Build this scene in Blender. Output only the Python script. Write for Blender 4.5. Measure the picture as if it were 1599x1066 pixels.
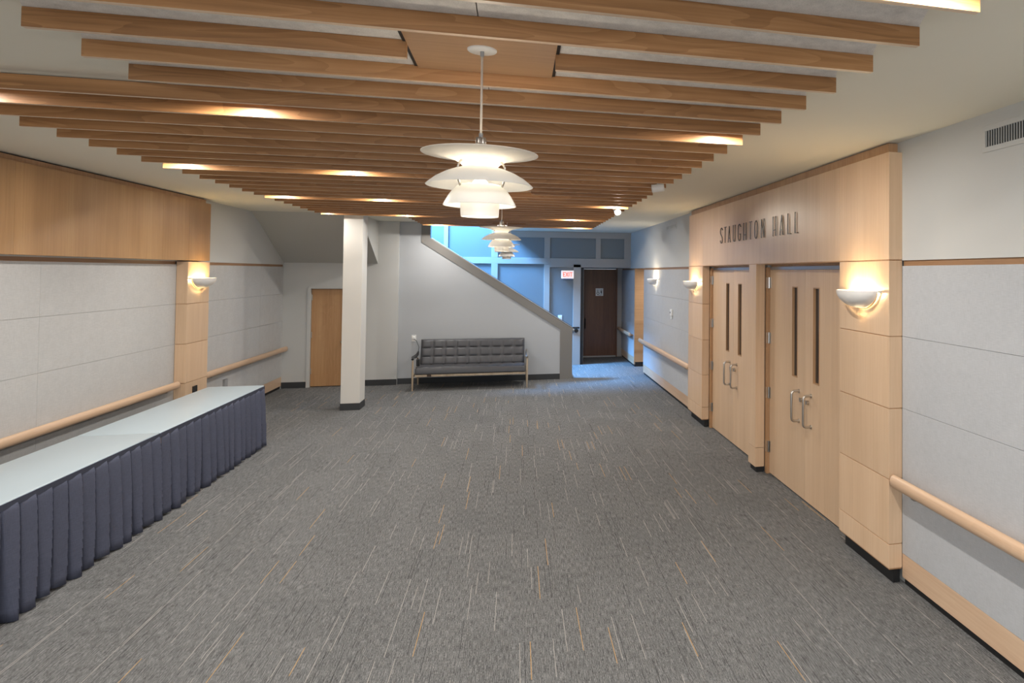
import bpy, bmesh, math, random
from mathutils import Vector, Matrix
random.seed(7)
PI = math.pi
D = bpy.data
for o in list(D.objects): D.objects.remove(o)
sc = bpy.context.scene
COL = sc.collection

# ------------------------------------------------------------------ camera
cd = D.cameras.new('camera'); cam = D.objects.new('camera', cd); COL.objects.link(cam)
F, CX, CY, YAW, PITCH, ROLL = 1075.0, 1094.83, 400.46, 0.2617, 0.02397, 0.0073
fw = Vector((math.sin(YAW)*math.cos(PITCH), math.cos(YAW)*math.cos(PITCH), math.sin(PITCH)))
r0 = Vector((math.cos(YAW), -math.sin(YAW), 0)); u0 = r0.cross(fw)
rt = r0*math.cos(ROLL)+u0*math.sin(ROLL); up = -r0*math.sin(ROLL)+u0*math.cos(ROLL)
M = Matrix((rt, up, -fw)).transposed().to_4x4(); M.translation = Vector((0, 0, 2.06))
cam.matrix_world = M
cd.sensor_width = 36; cd.lens = F/1599*36
cd.shift_x = (799.5-CX)/1599; cd.shift_y = (CY-533)/1599
cd.clip_start = .05
sc.camera = cam

# ------------------------------------------------------------------ world, exposure
w = D.worlds.new('world'); sc.world = w; w.use_nodes = True
w.node_tree.nodes['Background'].inputs[0].default_value = (.75, .87, 1, 1)
w.node_tree.nodes['Background'].inputs[1].default_value = .8
sc.view_settings.view_transform = 'Standard'; sc.view_settings.look = 'None'
sc.view_settings.exposure = 0.14; sc.view_settings.gamma = 1; sc.view_settings.use_curve_mapping = False

def light(name, kind, loc, energy, color, size=.1, size_y=None, aim=None, parent=None, spot=None, blend=.5):
    l = D.lights.new(name, kind); l.energy = energy; l.color = color
    if kind == 'AREA':
        l.size = size
        if size_y: l.shape = 'RECTANGLE'; l.size_y = size_y
        else: l.shape = 'DISK'
    else: l.shadow_soft_size = size
    if kind == 'SPOT': l.spot_size = spot; l.spot_blend = blend
    o = D.objects.new(name, l); COL.objects.link(o); o.location = loc
    if aim is not None:
        o.rotation_euler = (Vector(aim)-Vector(loc)).to_track_quat('-Z', 'Y').to_euler()
    if parent: o.parent = parent
    return o

COOL = (.17, .47, 1.0)
P_SKY, P_BACK, P_DOWN, P_SCONCE, P_PEND = 780, 120, 21, 9.5, 8
light('skylight_daylight', 'AREA', (-2.5, 14.65, 5.2), P_SKY, COOL, 1.1, 1.0, aim=(.3, 14.75, 1.2)).data.spread = math.radians(110)
light('back_fill_light', 'AREA', (-.8, -2.85, 1.8), P_BACK, (.88, .94, 1.0), 5.6, 1.8, aim=(-.8, 3, -.9))  # added fill from behind the camera, no known source there

# ------------------------------------------------------------------ materials
def mat(name, col, rough=.6, metal=0., spec=.5, emit=None, es=0.):
    m = D.materials.new(name); m.use_nodes = True
    b = m.node_tree.nodes['Principled BSDF']
    b.inputs['Base Color'].default_value = (*col, 1); b.inputs['Roughness'].default_value = rough
    b.inputs['Metallic'].default_value = metal; b.inputs['Specular IOR Level'].default_value = spec
    if emit: b.inputs['Emission Color'].default_value = (*emit, 1); b.inputs['Emission Strength'].default_value = es
    return m
def N(m, t, **k):
    n = m.node_tree.nodes.new(t)
    for a, v in k.items(): setattr(n, a, v)
    return n
def ramp(m, stops):
    n = N(m, 'ShaderNodeValToRGB'); e = n.color_ramp.elements
    while len(e) < len(stops): e.new(.5)
    for i, (p, c) in enumerate(stops): e[i].position = p; e[i].color = (*c, 1)
    return n
def math_(m, op, a=None, b=None, c=None):
    n = N(m, 'ShaderNodeMath', operation=op)
    for i, v in enumerate((a, b, c)):
        if v is None: continue
        if hasattr(v, 'is_output'): m.node_tree.links.new(v, n.inputs[i])
        else: n.inputs[i].default_value = v
    return n.outputs[0]
def mixc(m, fac, a, b, mode='MIX'):
    n = N(m, 'ShaderNodeMix', data_type='RGBA', blend_type=mode)
    for s, v in ((0, fac), (6, a), (7, b)):
        if hasattr(v, 'is_output'): m.node_tree.links.new(v, n.inputs[s])
        elif s == 0: n.inputs[0].default_value = v
        else: n.inputs[s].default_value = (*v, 1)
    return n.outputs[2]
def bump(m, h, strength, dist=.002):
    n = N(m, 'ShaderNodeBump'); n.inputs['Strength'].default_value = strength; n.inputs['Distance'].default_value = dist
    m.node_tree.links.new(h, n.inputs['Height'])
    m.node_tree.links.new(n.outputs[0], m.node_tree.nodes['Principled BSDF'].inputs['Normal'])

def wood(name, dark, mid, lightc, axis='Z', rough=.42, figure=.5, spec=.5):
    """flat cut veneer: long streaks along axis, a few broad bands, sparse cathedral figure"""
    m = mat(name, mid, rough, spec=spec); L = m.node_tree.links
    tc = N(m, 'ShaderNodeTexCoord'); oi = N(m, 'ShaderNodeObjectInfo')
    add = N(m, 'ShaderNodeVectorMath', operation='MULTIPLY_ADD')
    cmb = N(m, 'ShaderNodeCombineXYZ')
    for i in range(3): L.new(oi.outputs['Random'], cmb.inputs[i])
    L.new(cmb.outputs[0], add.inputs[0]); add.inputs[1].default_value = (31, 17, 23)
    L.new(tc.outputs['Object'], add.inputs[2])
    def mp(s):
        v = [s[1]]*3; v['XYZ'.index(axis)] = s[0]
        n = N(m, 'ShaderNodeMapping'); n.inputs['Scale'].default_value = v; L.new(add.outputs[0], n.inputs[0]); return n
    n1 = N(m, 'ShaderNodeTexNoise'); n1.inputs['Scale'].default_value = 1; n1.inputs['Detail'].default_value = 6; n1.inputs['Roughness'].default_value = .65
    L.new(mp((1.2, 60)).outputs[0], n1.inputs['Vector'])
    n2 = N(m, 'ShaderNodeTexNoise'); n2.inputs['Scale'].default_value = 1; n2.inputs['Detail'].default_value = 2
    L.new(mp((.5, 6)).outputs[0], n2.inputs['Vector'])
    wv = N(m, 'ShaderNodeTexNoise'); wv.inputs['Scale'].default_value = 1; wv.inputs['Detail'].default_value = 1; wv.inputs['Distortion'].default_value = .6
    L.new(mp((1.1, 9)).outputs[0], wv.inputs['Vector'])
    rings = math_(m, 'FRACT', math_(m, 'MULTIPLY', wv.outputs['Fac'], 9.0))
    f = math_(m, 'ADD', math_(m, 'MULTIPLY', n1.outputs['Fac'], .55), math_(m, 'MULTIPLY', n2.outputs['Fac'], .45))
    f = math_(m, 'ADD', f, math_(m, 'MULTIPLY', math_(m, 'SUBTRACT', rings, .5), .14*figure))
    rp = ramp(m, [(.30, dark), (.5, mid), (.70, lightc)]); L.new(f, rp.inputs[0])
    hs = N(m, 'ShaderNodeHueSaturation'); L.new(rp.outputs[0], hs.inputs['Color'])
    L.new(math_(m, 'ADD', math_(m, 'MULTIPLY', oi.outputs['Random'], .14), .93), hs.inputs['Value'])
    L.new(hs.outputs[0], m.node_tree.nodes['Principled BSDF'].inputs['Base Color'])
    bump(m, n1.outputs['Fac'], .06, .001)
    return m
def s(r, g, b):
    f = lambda c: (c/255/12.92) if c/255 <= .04045 else ((c/255+.055)/1.055)**2.4
    return (f(r), f(g), f(b))

MAPLE = wood('pale_veneer', s(206, 173, 139), s(215, 183, 150), s(223, 193, 161), 'Z', .38, .25)
MAPLE_E = wood('pale_veneer_edge', s(162, 122, 86), s(180, 140, 102), s(194, 156, 118), 'Z', .45, .5)
MAPLE_Y = wood('pale_wood_rail', s(192, 160, 130), s(208, 176, 146), s(218, 190, 160), 'Y', .4, .3)
OAK = wood('oak_slat', s(128, 88, 50), s(158, 112, 68), s(180, 134, 88), 'X', .42, 1.0)
REVEAL = wood('brown_reveal_strip', s(136, 100, 68), s(156, 118, 84), s(170, 132, 98), 'Y', .5, .3)
MAPLE_DIM = wood('dim_veneer', s(158, 120, 78), s(172, 133, 90), s(184, 147, 103), 'Z', .38, .25)  # pale veneer with the dimmer light on the left painted into its colour
OAKLIT = wood('oak_lit_underside', s(196, 168, 138), s(210, 184, 156), s(222, 198, 170), 'X', .45, .3)  # paler oak, light on the slat undersides painted into the colour
OAKP = wood('oak_plate', s(158, 122, 88), s(176, 140, 104), s(190, 154, 118), 'X', .3, .3)
DOORW = wood('honey_door', s(168, 124, 82), s(186, 142, 98), s(198, 156, 112), 'Z', .42, .5)
WALNUT = wood('walnut_door', s(84, 50, 30), s(106, 66, 40), s(124, 80, 50), 'Z', .4, .5)
WHITE = mat('ceiling_paint', (.76, .72, .61), .9)
PAINT = mat('wall_paint', (.56, .56, .54), .7)
PAINT2 = mat('stair_wall_paint', (.44, .455, .47), .38)
TAUPE = mat('taupe_trim_paint', (.20, .19, .175), .5)
STILE = mat('stile_paint', (.36, .33, .30), .55)
BLUEP = mat('slate_panel_paint', (.16, .18, .19), .5)
BLACK = mat('black_base', (.012, .012, .013), .6)
CHAR = mat('charcoal_base', (.035, .037, .04), .6)
STEEL = mat('satin_steel', (.55, .52, .48), .28, 1.0)
LSTEEL = mat('letter_steel', (.085, .07, .055), .38, .8)
CHROME = mat('chrome', (.75, .74, .72), .12, 1.0)
CERAM = mat('white_ceramic', (.82, .80, .76), .35)
SHADE = mat('white_enamel', (.86, .84, .79), .35)
GLASSD = mat('dark_glass', (.02, .022, .025), .08, spec=.8)
WPLAS = mat('white_plastic', (.8, .8, .78), .4)
GPLAS = mat('grey_plastic', (.3, .3, .3), .5)
BPLAS = mat('black_plastic', (.01, .01, .01), .4)
SHADET = D.materials.new('opal_enamel'); SHADET.use_nodes = True
_b = SHADET.node_tree.nodes['Principled BSDF']; _b.inputs['Base Color'].default_value = (.86, .83, .77, 1); _b.inputs['Roughness'].default_value = .4
_t = SHADET.node_tree.nodes.new('ShaderNodeBsdfTranslucent'); _t.inputs[0].default_value = (.95, .93, .88, 1)
_m = SHADET.node_tree.nodes.new('ShaderNodeMixShader'); _m.inputs[0].default_value = .5
SHADET.node_tree.links.new(_b.outputs[0], _m.inputs[1]); SHADET.node_tree.links.new(_t.outputs[0], _m.inputs[2])
SHADET.node_tree.links.new(_m.outputs[0], SHADET.node_tree.nodes['Material Output'].inputs[0])
BULB = mat('lit_bulb', (1, 1, 1), .5, emit=(1, .86, .66), es=14)
SBULB = mat('lit_tube', (1, 1, 1), .5, emit=(1, .82, .55), es=9)
LEATH = mat('grey_leather', (.066, .066, .072), .38, spec=.5)
LEATHD = mat('dark_leather_welt', (.02, .02, .022), .5)
LEG = wood('pale_leg_wood', s(150, 130, 108), s(178, 160, 136), s(196, 180, 156), 'Z', .35, .3)

def fabric(name, col, amt=.12, scale=260, coarse=9):
    m = mat(name, col, .95, spec=.15); L = m.node_tree.links
    tc = N(m, 'ShaderNodeTexCoord'); hs = []
    for v in ((scale*.08, scale*.08, scale), (scale, scale, scale*.08)):
        mp = N(m, 'ShaderNodeMapping'); mp.inputs['Scale'].default_value = v; L.new(tc.outputs['Object'], mp.inputs[0])
        n = N(m, 'ShaderNodeTexNoise'); n.inputs['Scale'].default_value = 1; n.inputs['Detail'].default_value = 2; L.new(mp.outputs[0], n.inputs['Vector']); hs.append(n.outputs['Fac'])
    h = math_(m, 'ADD', hs[0], hs[1])
    c = N(m, 'ShaderNodeTexNoise'); c.inputs['Scale'].default_value = coarse; c.inputs['Detail'].default_value = 3; L.new(tc.outputs['Object'], c.inputs['Vector'])
    f = math_(m, 'ADD', math_(m, 'MULTIPLY', h, .4), math_(m, 'MULTIPLY', c.outputs['Fac'], .2))
    rp = ramp(m, [(.3, tuple(x*(1-amt) for x in col)), (.7, tuple(min(1, x*(1+amt)) for x in col))]); L.new(f, rp.inputs[0])
    L.new(rp.outputs[0], m.node_tree.nodes['Principled BSDF'].inputs['Base Color'])
    bump(m, h, .25, .001); return m
FABR = fabric('grey_wall_linen', (.475, .485, .50))
FABL = fabric('warm_wall_linen', (.50, .495, .485))
FABC = fabric('ceiling_felt', (.72, .69, .65), .22, 260, 3)
SKIRT = fabric('navy_cloth', (.082, .09, .13), .2, 300)
TTOP = mat('tabletop_vinyl', (.43, .51, .555), .34, spec=.5)

def carpet():
    m = mat('carpet_tiles', (.2, .19, .18), .97, spec=.1); L = m.node_tree.links
    tc = N(m, 'ShaderNodeTexCoord'); sp = N(m, 'ShaderNodeSeparateXYZ'); L.new(tc.outputs['Object'], sp.inputs[0])
    X, Y = sp.outputs[0], sp.outputs[1]
    tcol = math_(m, 'FLOOR', math_(m, 'DIVIDE', X, .25))                      # tile columns, staggered rows
    ys = math_(m, 'ADD', math_(m, 'DIVIDE', Y, .5), math_(m, 'MULTIPLY', tcol, .333))
    row = math_(m, 'FLOOR', ys); fy = math_(m, 'FRACT', ys)
    def streak(width, p, seed, frac=.5):
        cell = math_(m, 'ADD', math_(m, 'DIVIDE', X, width), seed)
        ci = math_(m, 'FLOOR', cell); fx = math_(m, 'FRACT', cell)
        cv = N(m, 'ShaderNodeCombineXYZ'); L.new(ci, cv.inputs[0]); L.new(row, cv.inputs[1]); cv.inputs[2].default_value = seed
        wn = N(m, 'ShaderNodeTexWhiteNoise', noise_dimensions='3D'); L.new(cv.outputs[0], wn.inputs['Vector'])
        on = math_(m, 'LESS_THAN', wn.outputs['Value'], p)
        s2 = N(m, 'ShaderNodeSeparateColor'); L.new(wn.outputs['Color'], s2.inputs[0])
        lo = math_(m, 'SUBTRACT', math_(m, 'MULTIPLY', s2.outputs[1], .6), .3); hi = math_(m, 'ADD', .6, math_(m, 'MULTIPLY', s2.outputs[2], .9))
        on = math_(m, 'MULTIPLY', on, math_(m, 'MULTIPLY', math_(m, 'GREATER_THAN', fy, lo), math_(m, 'LESS_THAN', fy, hi)))
        return math_(m, 'MULTIPLY', on, math_(m, 'LESS_THAN', fx, frac))
    mp = N(m, 'ShaderNodeMapping'); mp.inputs['Scale'].default_value = (520, 55, 1); L.new(tc.outputs['Object'], mp.inputs[0])
    n = N(m, 'ShaderNodeTexNoise'); n.inputs['Scale'].default_value = 1; n.inputs['Detail'].default_value = 3; n.inputs['Roughness'].default_value = .7; L.new(mp.outputs[0], n.inputs['Vector'])
    mp2 = N(m, 'ShaderNodeMapping'); mp2.inputs['Scale'].default_value = (230, 12, 1); L.new(tc.outputs['Object'], mp2.inputs[0])
    nn = N(m, 'ShaderNodeTexNoise'); nn.inputs['Scale'].default_value = 1; nn.inputs['Detail'].default_value = 2; L.new(mp2.outputs[0], nn.inputs['Vector'])
    f = math_(m, 'ADD', math_(m, 'MULTIPLY', n.outputs['Fac'], .62), math_(m, 'MULTIPLY', nn.outputs['Fac'], .38))
    rp = ramp(m, [(.37, (.045, .045, .046)), (.5, (.148, .149, .148)), (.63, (.30, .30, .297))]); L.new(f, rp.inputs[0])
    c = rp.outputs[0]
    tv = N(m, 'ShaderNodeCombineXYZ'); L.new(math_(m, 'FLOOR', math_(m, 'DIVIDE', X, .25)), tv.inputs[0]); L.new(row, tv.inputs[1])
    tw = N(m, 'ShaderNodeTexWhiteNoise', noise_dimensions='2D'); L.new(tv.outputs[0], tw.inputs['Vector'])
    k = math_(m, 'ADD', .95, math_(m, 'MULTIPLY', tw.outputs['Value'], .1))
    kc = N(m, 'ShaderNodeCombineXYZ')
    for i in range(3): L.new(k, kc.inputs[i])
    c = mixc(m, 1.0, c, kc.outputs[0], 'MULTIPLY')
    c = mixc(m, math_(m, 'MULTIPLY', streak(.009, .040, 3.3, .30), .8), c, (.02, .02, .022))
    c = mixc(m, math_(m, 'MULTIPLY', streak(.010, .042, 11.7, .30), .66), c, (.52, .49, .45))
    c = mixc(m, math_(m, 'MULTIPLY', streak(.010, .011, 29.1, .34), .8), c, (.60, .36, .13))
    L.new(c, m.node_tree.nodes['Principled BSDF'].inputs['Base Color'])
    bump(m, n.outputs['Fac'], .5, .003); return m
CARPET = carpet()

# ------------------------------------------------------------------ mesh helpers
def obj(name, bm, m, parent=None, loc=(0, 0, 0), smooth=False, kind=None):
    me = D.meshes.new(name); bm.normal_update(); bm.to_mesh(me); bm.free()
    me.materials.append(m)
    if smooth:
        for p in me.polygons: p.use_smooth = True
    o = D.objects.new(name, me); COL.objects.link(o); o.location = loc
    if parent: o.parent = parent
    if kind: o['kind'] = kind
    return o
def smooth_angle(o, deg=35):
    me = o.data
    for p in me.polygons: p.use_smooth = True
    bm = bmesh.new(); bm.from_mesh(me)
    for e in bm.edges:
        if len(e.link_faces) == 2 and e.calc_face_angle(0) > math.radians(deg): e.smooth = False
    bm.to_mesh(me); bm.free(); return o
def thing(name, label, cat, loc=(0, 0, 0), group=None):
    o = D.objects.new(name, None); COL.objects.link(o); o.location = loc; o.empty_display_size = .1
    o['label'] = label; o['category'] = cat
    if group: o['group'] = group
    return o
def tag(o, label, cat, group=None):
    o['label'] = label; o['category'] = cat
    if group: o['group'] = group
    return o
def B(bm, x0, x1, y0, y1, z0, z1, bev=0):
    vs = [bm.verts.new((x, y, z)) for z in (z0, z1) for y in (y0, y1) for x in (x0, x1)]
    fs = [bm.faces.new([vs[i] for i in q]) for q in ((0, 2, 3, 1), (4, 5, 7, 6), (0, 1, 5, 4), (2, 6, 7, 3), (0, 4, 6, 2), (1, 3, 7, 5))]
    if bev:
        es = list({e for f in fs for e in f.edges})
        bmesh.ops.bevel(bm, geom=es, offset=bev, segments=2, affect='EDGES', profile=.5)
    return bm
def box(name, x0, x1, y0, y1, z0, z1, m, parent=None, bev=0, kind=None, origin=None):
    """box with its own origin at its lower corner so the grain differs from piece to piece"""
    bm = bmesh.new(); x0, x1 = sorted((x0, x1)); y0, y1 = sorted((y0, y1)); z0, z1 = sorted((z0, z1))
    B(bm, 0, x1-x0, 0, y1-y0, 0, z1-z0, bev)
    pl = parent.location if parent else Vector((0, 0, 0))
    o = obj(name, bm, m, parent, (x0-pl.x, y0-pl.y, z0-pl.z), kind=kind)
    return o
def prism(bm, pts, axis, a0, a1):
    """extrude a 2D polygon; axis Y: pts are (x,z); X: (y,z); Z: (x,y)"""
    def P(p, a): return {'Y': (p[0], a, p[1]), 'X': (a, p[0], p[1]), 'Z': (p[0], p[1], a)}[axis]
    v0 = [bm.verts.new(P(p, a0)) for p in pts]; v1 = [bm.verts.new(P(p, a1)) for p in pts]
    bm.faces.new(v0); bm.faces.new(v1[::-1])
    n = len(pts)
    for i in range(n): bm.faces.new((v0[i], v1[i], v1[(i+1) % n], v0[(i+1) % n]))
    bmesh.ops.recalc_face_normals(bm, faces=bm.faces[:])
    return bm
def tube(bm, pts, r, seg=10, caps=True, ry=None, refup=None):
    """sweep an ellipse along points; r may be a list"""
    pts = [Vector(p) for p in pts]; n = len(pts); rings = []
    ref = Vector(refup) if refup else None; prev = None
    for i, p in enumerate(pts):
        t = (pts[min(i+1, n-1)]-pts[max(i-1, 0)]).normalized()
        if ref is not None: a = (ref-t*ref.dot(t)).normalized()
        else:
            if prev is None: prev = Vector((0, 0, 1)) if abs(t.z) < .9 else Vector((1, 0, 0))
            a = (prev-t*prev.dot(t)).normalized(); prev = a
        b = t.cross(a); R = r[i] if isinstance(r, (list, tuple)) else r
        Ra, Rb = (R, R) if ry is None else (R, ry*(R/(max(r) if isinstance(r, (list, tuple)) else r)))
        rings.append([bm.verts.new(p+a*Ra*math.cos(2*PI*k/seg)+b*Rb*math.sin(2*PI*k/seg)) for k in range(seg)])
    for i in range(n-1):
        for k in range(seg): bm.faces.new((rings[i][k], rings[i][(k+1) % seg], rings[i+1][(k+1) % seg], rings[i+1][k]))
    if caps: bm.faces.new(rings[0][::-1]); bm.faces.new(rings[-1])
    bmesh.ops.recalc_face_normals(bm, faces=bm.faces[:])
    return bm
def lathe(bm, prof, seg=48, closed=True):
    """revolve a closed (r,z) profile about Z"""
    rings = [[bm.verts.new((r*math.cos(2*PI*k/seg), r*math.sin(2*PI*k/seg), z)) for k in range(seg)] for r, z in prof]
    n = len(prof)
    for i in range(n if closed else n-1):
        a, b = rings[i], rings[(i+1) % n]
        for k in range(seg): bm.faces.new((a[k], a[(k+1) % seg], b[(k+1) % seg], b[k]))
    bmesh.ops.recalc_face_normals(bm, faces=bm.faces[:])
    return bm
def shell(pts, t):
    """closed profile of a thin shell following pts"""
    out = []
    for i, p in enumerate(pts):
        a = Vector(pts[max(i-1, 0)]); b = Vector(pts[min(i+1, len(pts)-1)]); d = (b-a).normalized()
        out.append((p[0]-d.y*t, p[1]+d.x*t))
    return list(pts)+out[::-1]

# ------------------------------------------------------------------ dimensions
XR, XP, XD = 2.51, 2.41, 2.545
XL, XLP = -3.93, -3.81
ZC, ZH = 2.96, 2.155
YN, YBK, YS, YF, YD = -3.0, 13.5, 13.57, 15.6, 16.9
SZ = [1.165, 1.645]                      # horizontal joints above the rail

# ------------------------------------------------------------------ floor and ceiling
fl = box('floor', -4.4, 4.8, YN-.1, 17.2, -.1, 0, CARPET, kind='structure')
fl.data.transform(Matrix.Translation((-4.4, YN-.1, -.1))); fl.location = (0, 0, 0)
bm = bmesh.new()
HX0, HX1, HY0 = -4.0, -.25, YS+.12
B(bm, -4.2, 2.8, YN-.1, HY0, ZC, ZC+.12); B(bm, HX1, 2.8, HY0, YD+.2, ZC, ZC+.12)
obj('ceiling', bm, WHITE, kind='structure')

# ------------------------------------------------------------------ right wall
bm = bmesh.new()
B(bm, XR+.03, XR+.2, YN, 4.86, 0, ZH); B(bm, XR+.03, XR+.2, 6.78, 7.0, 0, ZH)
B(bm, XR+.03, XR+.2, 8.92, 13.87, 0, ZH); B(bm, XR+.03, XR+.2, 15.02, YD+.2, 0, ZH)
B(bm, 4.6, 4.7, 13.5, 15.4, 0, ZH); B(bm, XR+.2, 4.6, 13.77, 13.87, 0, ZH); B(bm, XR+.2, 4.6, 15.02, 15.12, 0, ZH)
B(bm, XR, XR+.2, YN, YD+.2, ZH, ZC)
B(bm, XR+.2, 4.7, 13.7, 15.2, ZH, ZH+.08)
wr = obj('wall_right', bm, PAINT, kind='structure')
def wall_bays(wall, x_face, side, segs, fab, wood_m, wood_y):
    """side=+1: faces -X (right wall), -1: faces +X. fabric panels, bottom board, reveal strip, black base"""
    d = side
    for (a, b, cuts) in segs:
        ys = [a]+list(cuts)+[b]
        for p, q in zip(ys[:-1], ys[1:]):
            for z0, z1 in ((.205, .676), (.678, SZ[0]-.001), (SZ[0]+.001, SZ[1]-.001), (SZ[1]+.001, 2.118)):
                box('fabric_panel', x_face, x_face+d*.028, p+.001, q-.001, z0, z1, fab, wall, bev=.001)
            box('base_board', x_face+d*.0005, x_face+d*.028, p+.001, q-.001, .048, .203, wood_y, wall, bev=.001)
        box('reveal_strip', x_face+d*.012, x_face+d*.03, a, b, 2.118, ZH, REVEAL, wall)
        box('black_base', x_face+d*.02, x_face+d*.05, a, b, 0, .05, BLACK, wall)
wall_bays(wr, XR, 1, [(YN, 4.13, (-.6, 1.76)), (9.68, 13.87, (12.05,)), (15.02, YD, ())], FABR, MAPLE_E, MAPLE_Y)
# wood-lined alcove return facing the room
box('veneer_lining', XR+.004, 4.6, 15.0, 15.02, .28, ZH-.004, OAKP, wr)
box('veneer_lining', XR+.004, 4.6, 15.0, 15.02, .10, .276, OAKP, wr)
box('black_base', XR+.03, 4.6, 15.01, 15.02, 0, .10, BLACK, wr)
box('veneer_lining', XR+.004, XR+.2, 13.868, 13.89, .1, ZH-.004, OAKP, wr)
light('side_corridor_lamp', 'AREA', (3.3, 14.4, ZH-.02), 22, (1, .9, .78), .15)

# ------------------------------------------------------------------ pilasters
def pilaster(name, label, x_face, side, y0, y1, depth, grp='veneered pilasters'):
    t = thing(name, label, 'pilaster', (x_face, y0, 0), grp)
    zs = [.107, .268, .697, SZ[0], SZ[1], ZH]
    for a, b in zip(zs[:-1], zs[1:]):
        box('veneer_block', x_face, x_face+side*depth, y0, y1, a+.003, b-.003, MAPLE, t, bev=.0015)
    box('joint_core', x_face+side*.006, x_face+side*depth, y0+.006, y1-.006, .1, ZH, MAPLE_E, t)
    box('toe_kick', x_face+side*.05, x_face+side*depth, y0+.03, y1-.01, 0, .107, BLACK, t)
    return t
pilaster('pilaster', 'pale veneered pilaster with sconce, nearest on the right beside the double doors', XP, 1, 4.13, 4.86, .099)
pilaster('pilaster', 'pale veneered pilaster with sconce beyond the farther double doors', XP, 1, 8.92, 9.68, .099)
pilaster('pilaster', 'pale veneered pilaster with sconce on the left wall behind the skirted tables', XLP, -1, 9.58, 10.18, .119)
t = thing('door_pier', 'narrow pale wooden pier with black foot between the two double doors', 'pier', (XP, 6.78, 0))
for a, b in ((.06, .255), (.258, ZH)): box('pier_block', XP, XR-.001, 6.78, 7.0, a, b-.001, MAPLE, t, bev=.0015)
box('toe_kick', XP+.02, XR-.001, 6.8, 6.98, 0, .06, BLACK, t)

# wood band over the doors and over the left wall
t = thing('wood_fascia', 'pale veneer band above the double doors on the right wall, bearing the steel letters', 'wall panelling', (XP, 4.13, ZH))
for a, b in ((4.13, 4.86), (4.86, 8.92), (8.92, 9.68)):
    box('veneer_panel', XP, XR, a+.001, b-.001, ZH+.006, 2.885, MAPLE, t, bev=.001)
box('top_strip', XP+.03, XR, 4.19, 9.66, 2.885, ZC-.006, MAPLE_E, t)
box('soffit_board', XP+.004, XR-.001, 4.14, 9.67, ZH-.001, ZH+.006, MAPLE_E, t)
box('door_head_board', XR, XR+.15, 4.87, 8.91, ZH-.008, ZH-.001, MAPLE_E, wr)
t = thing('wood_fascia', 'veneer band toned darker for dim light along the top of the left wall above the fabric panels', 'wall panelling', (XLP, YN, ZH))
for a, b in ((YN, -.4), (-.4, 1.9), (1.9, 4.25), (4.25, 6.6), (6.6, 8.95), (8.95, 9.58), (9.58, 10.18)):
    box('veneer_panel', XL, XLP, a+.001, b-.001, ZH+.012, 2.90, MAPLE_DIM, t, bev=.001)
box('top_strip', XL, XLP-.035, YN, 10.12, 2.90, ZC-.012, MAPLE_E, t)
box('shadow_reveal', XL, XLP-.05, YN, 10.1, ZC-.012, ZC-.001, BLACK, t)

# ------------------------------------------------------------------ left wall
bm = bmesh.new(); B(bm, XL-.2, XL-.03, YN, YBK+.1, 0, ZH); B(bm, XL-.2, XL, YN, YBK+.1, ZH, ZC)
wl = obj('wall_left', bm, PAINT, kind='structure')
wall_bays(wl, XL, -1, [(YN, 9.58, (-.05, 2.35, 4.75, 7.15)), (10.18, YBK, (12.4,))], FABL, MAPLE_E, MAPLE_Y)

# ------------------------------------------------------------------ back of the room: left part with closet door, sloped soffit
bm = bmesh.new()
B(bm, XL-.1, -3.545, YBK, YBK+.12, 0, ZC); B(bm, -3.545, -2.84, YBK, YBK+.12, 1.765, ZC); B(bm, -2.84, -2.07, YBK, YBK+.12, 0, ZC)
wb = obj('wall_back', bm, PAINT, kind='structure')
for a, b in ((XL, -3.545), (-2.84, -2.07)): box('cove_base', a, b, YBK-.008, YBK, 0, .105, CHAR, wb)
bm = bmesh.new(); prism(bm, [(11.9, ZC), (12.25, ZC-.14), (YBK, 2.19), (YBK, ZC)], 'X', XL, -2.417)
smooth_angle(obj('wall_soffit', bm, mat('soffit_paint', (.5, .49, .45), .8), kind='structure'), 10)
d = thing('closet_door', 'low honey-coloured wooden door under the sloped soffit, half behind the column', 'door', (-3.49, YBK+.05, 0))
d['kind'] = 'structure'; d.name = 'door_3'; 
del d['label'], d['category']
box('door_leaf', -3.49, -2.89, YBK+.05, YBK+.09, .012, 1.73, DOORW, d, bev=.002)
for a, b, c, e in ((-3.545, -3.495, 0, 1.765), (-2.885, -2.84, 0, 1.765), (-3.495, -2.885, 1.735, 1.765)):
    box('door_frame', a, b, YBK-.012, YBK+.1, c, e, PAINT, d, bev=.002)
for z in (1.58, .92, .28): box('hinge', -3.512, -3.475, YBK+.035, YBK+.052, z-.05, z+.05, STEEL, d)
bm = bmesh.new(); bmesh.ops.create_uvsphere(bm, u_segments=14, v_segments=10, radius=.028)
obj('door_knob', bm, STEEL, d, (.51, -.03, .79), smooth=True)

# ------------------------------------------------------------------ column
t = thing('square_column', 'white square column with dark base standing left of the sofa', 'column', (-2.48, 11.2, 0))
box('shaft', -2.48, -2.22, 11.2, 11.55, .1, ZC, mat('column_paint', (.70, .68, .63), .65), t, bev=.004)
box('column_base', -2.485, -2.215, 11.195, 11.555, 0, .1, CHAR, t, bev=.003)

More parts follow.
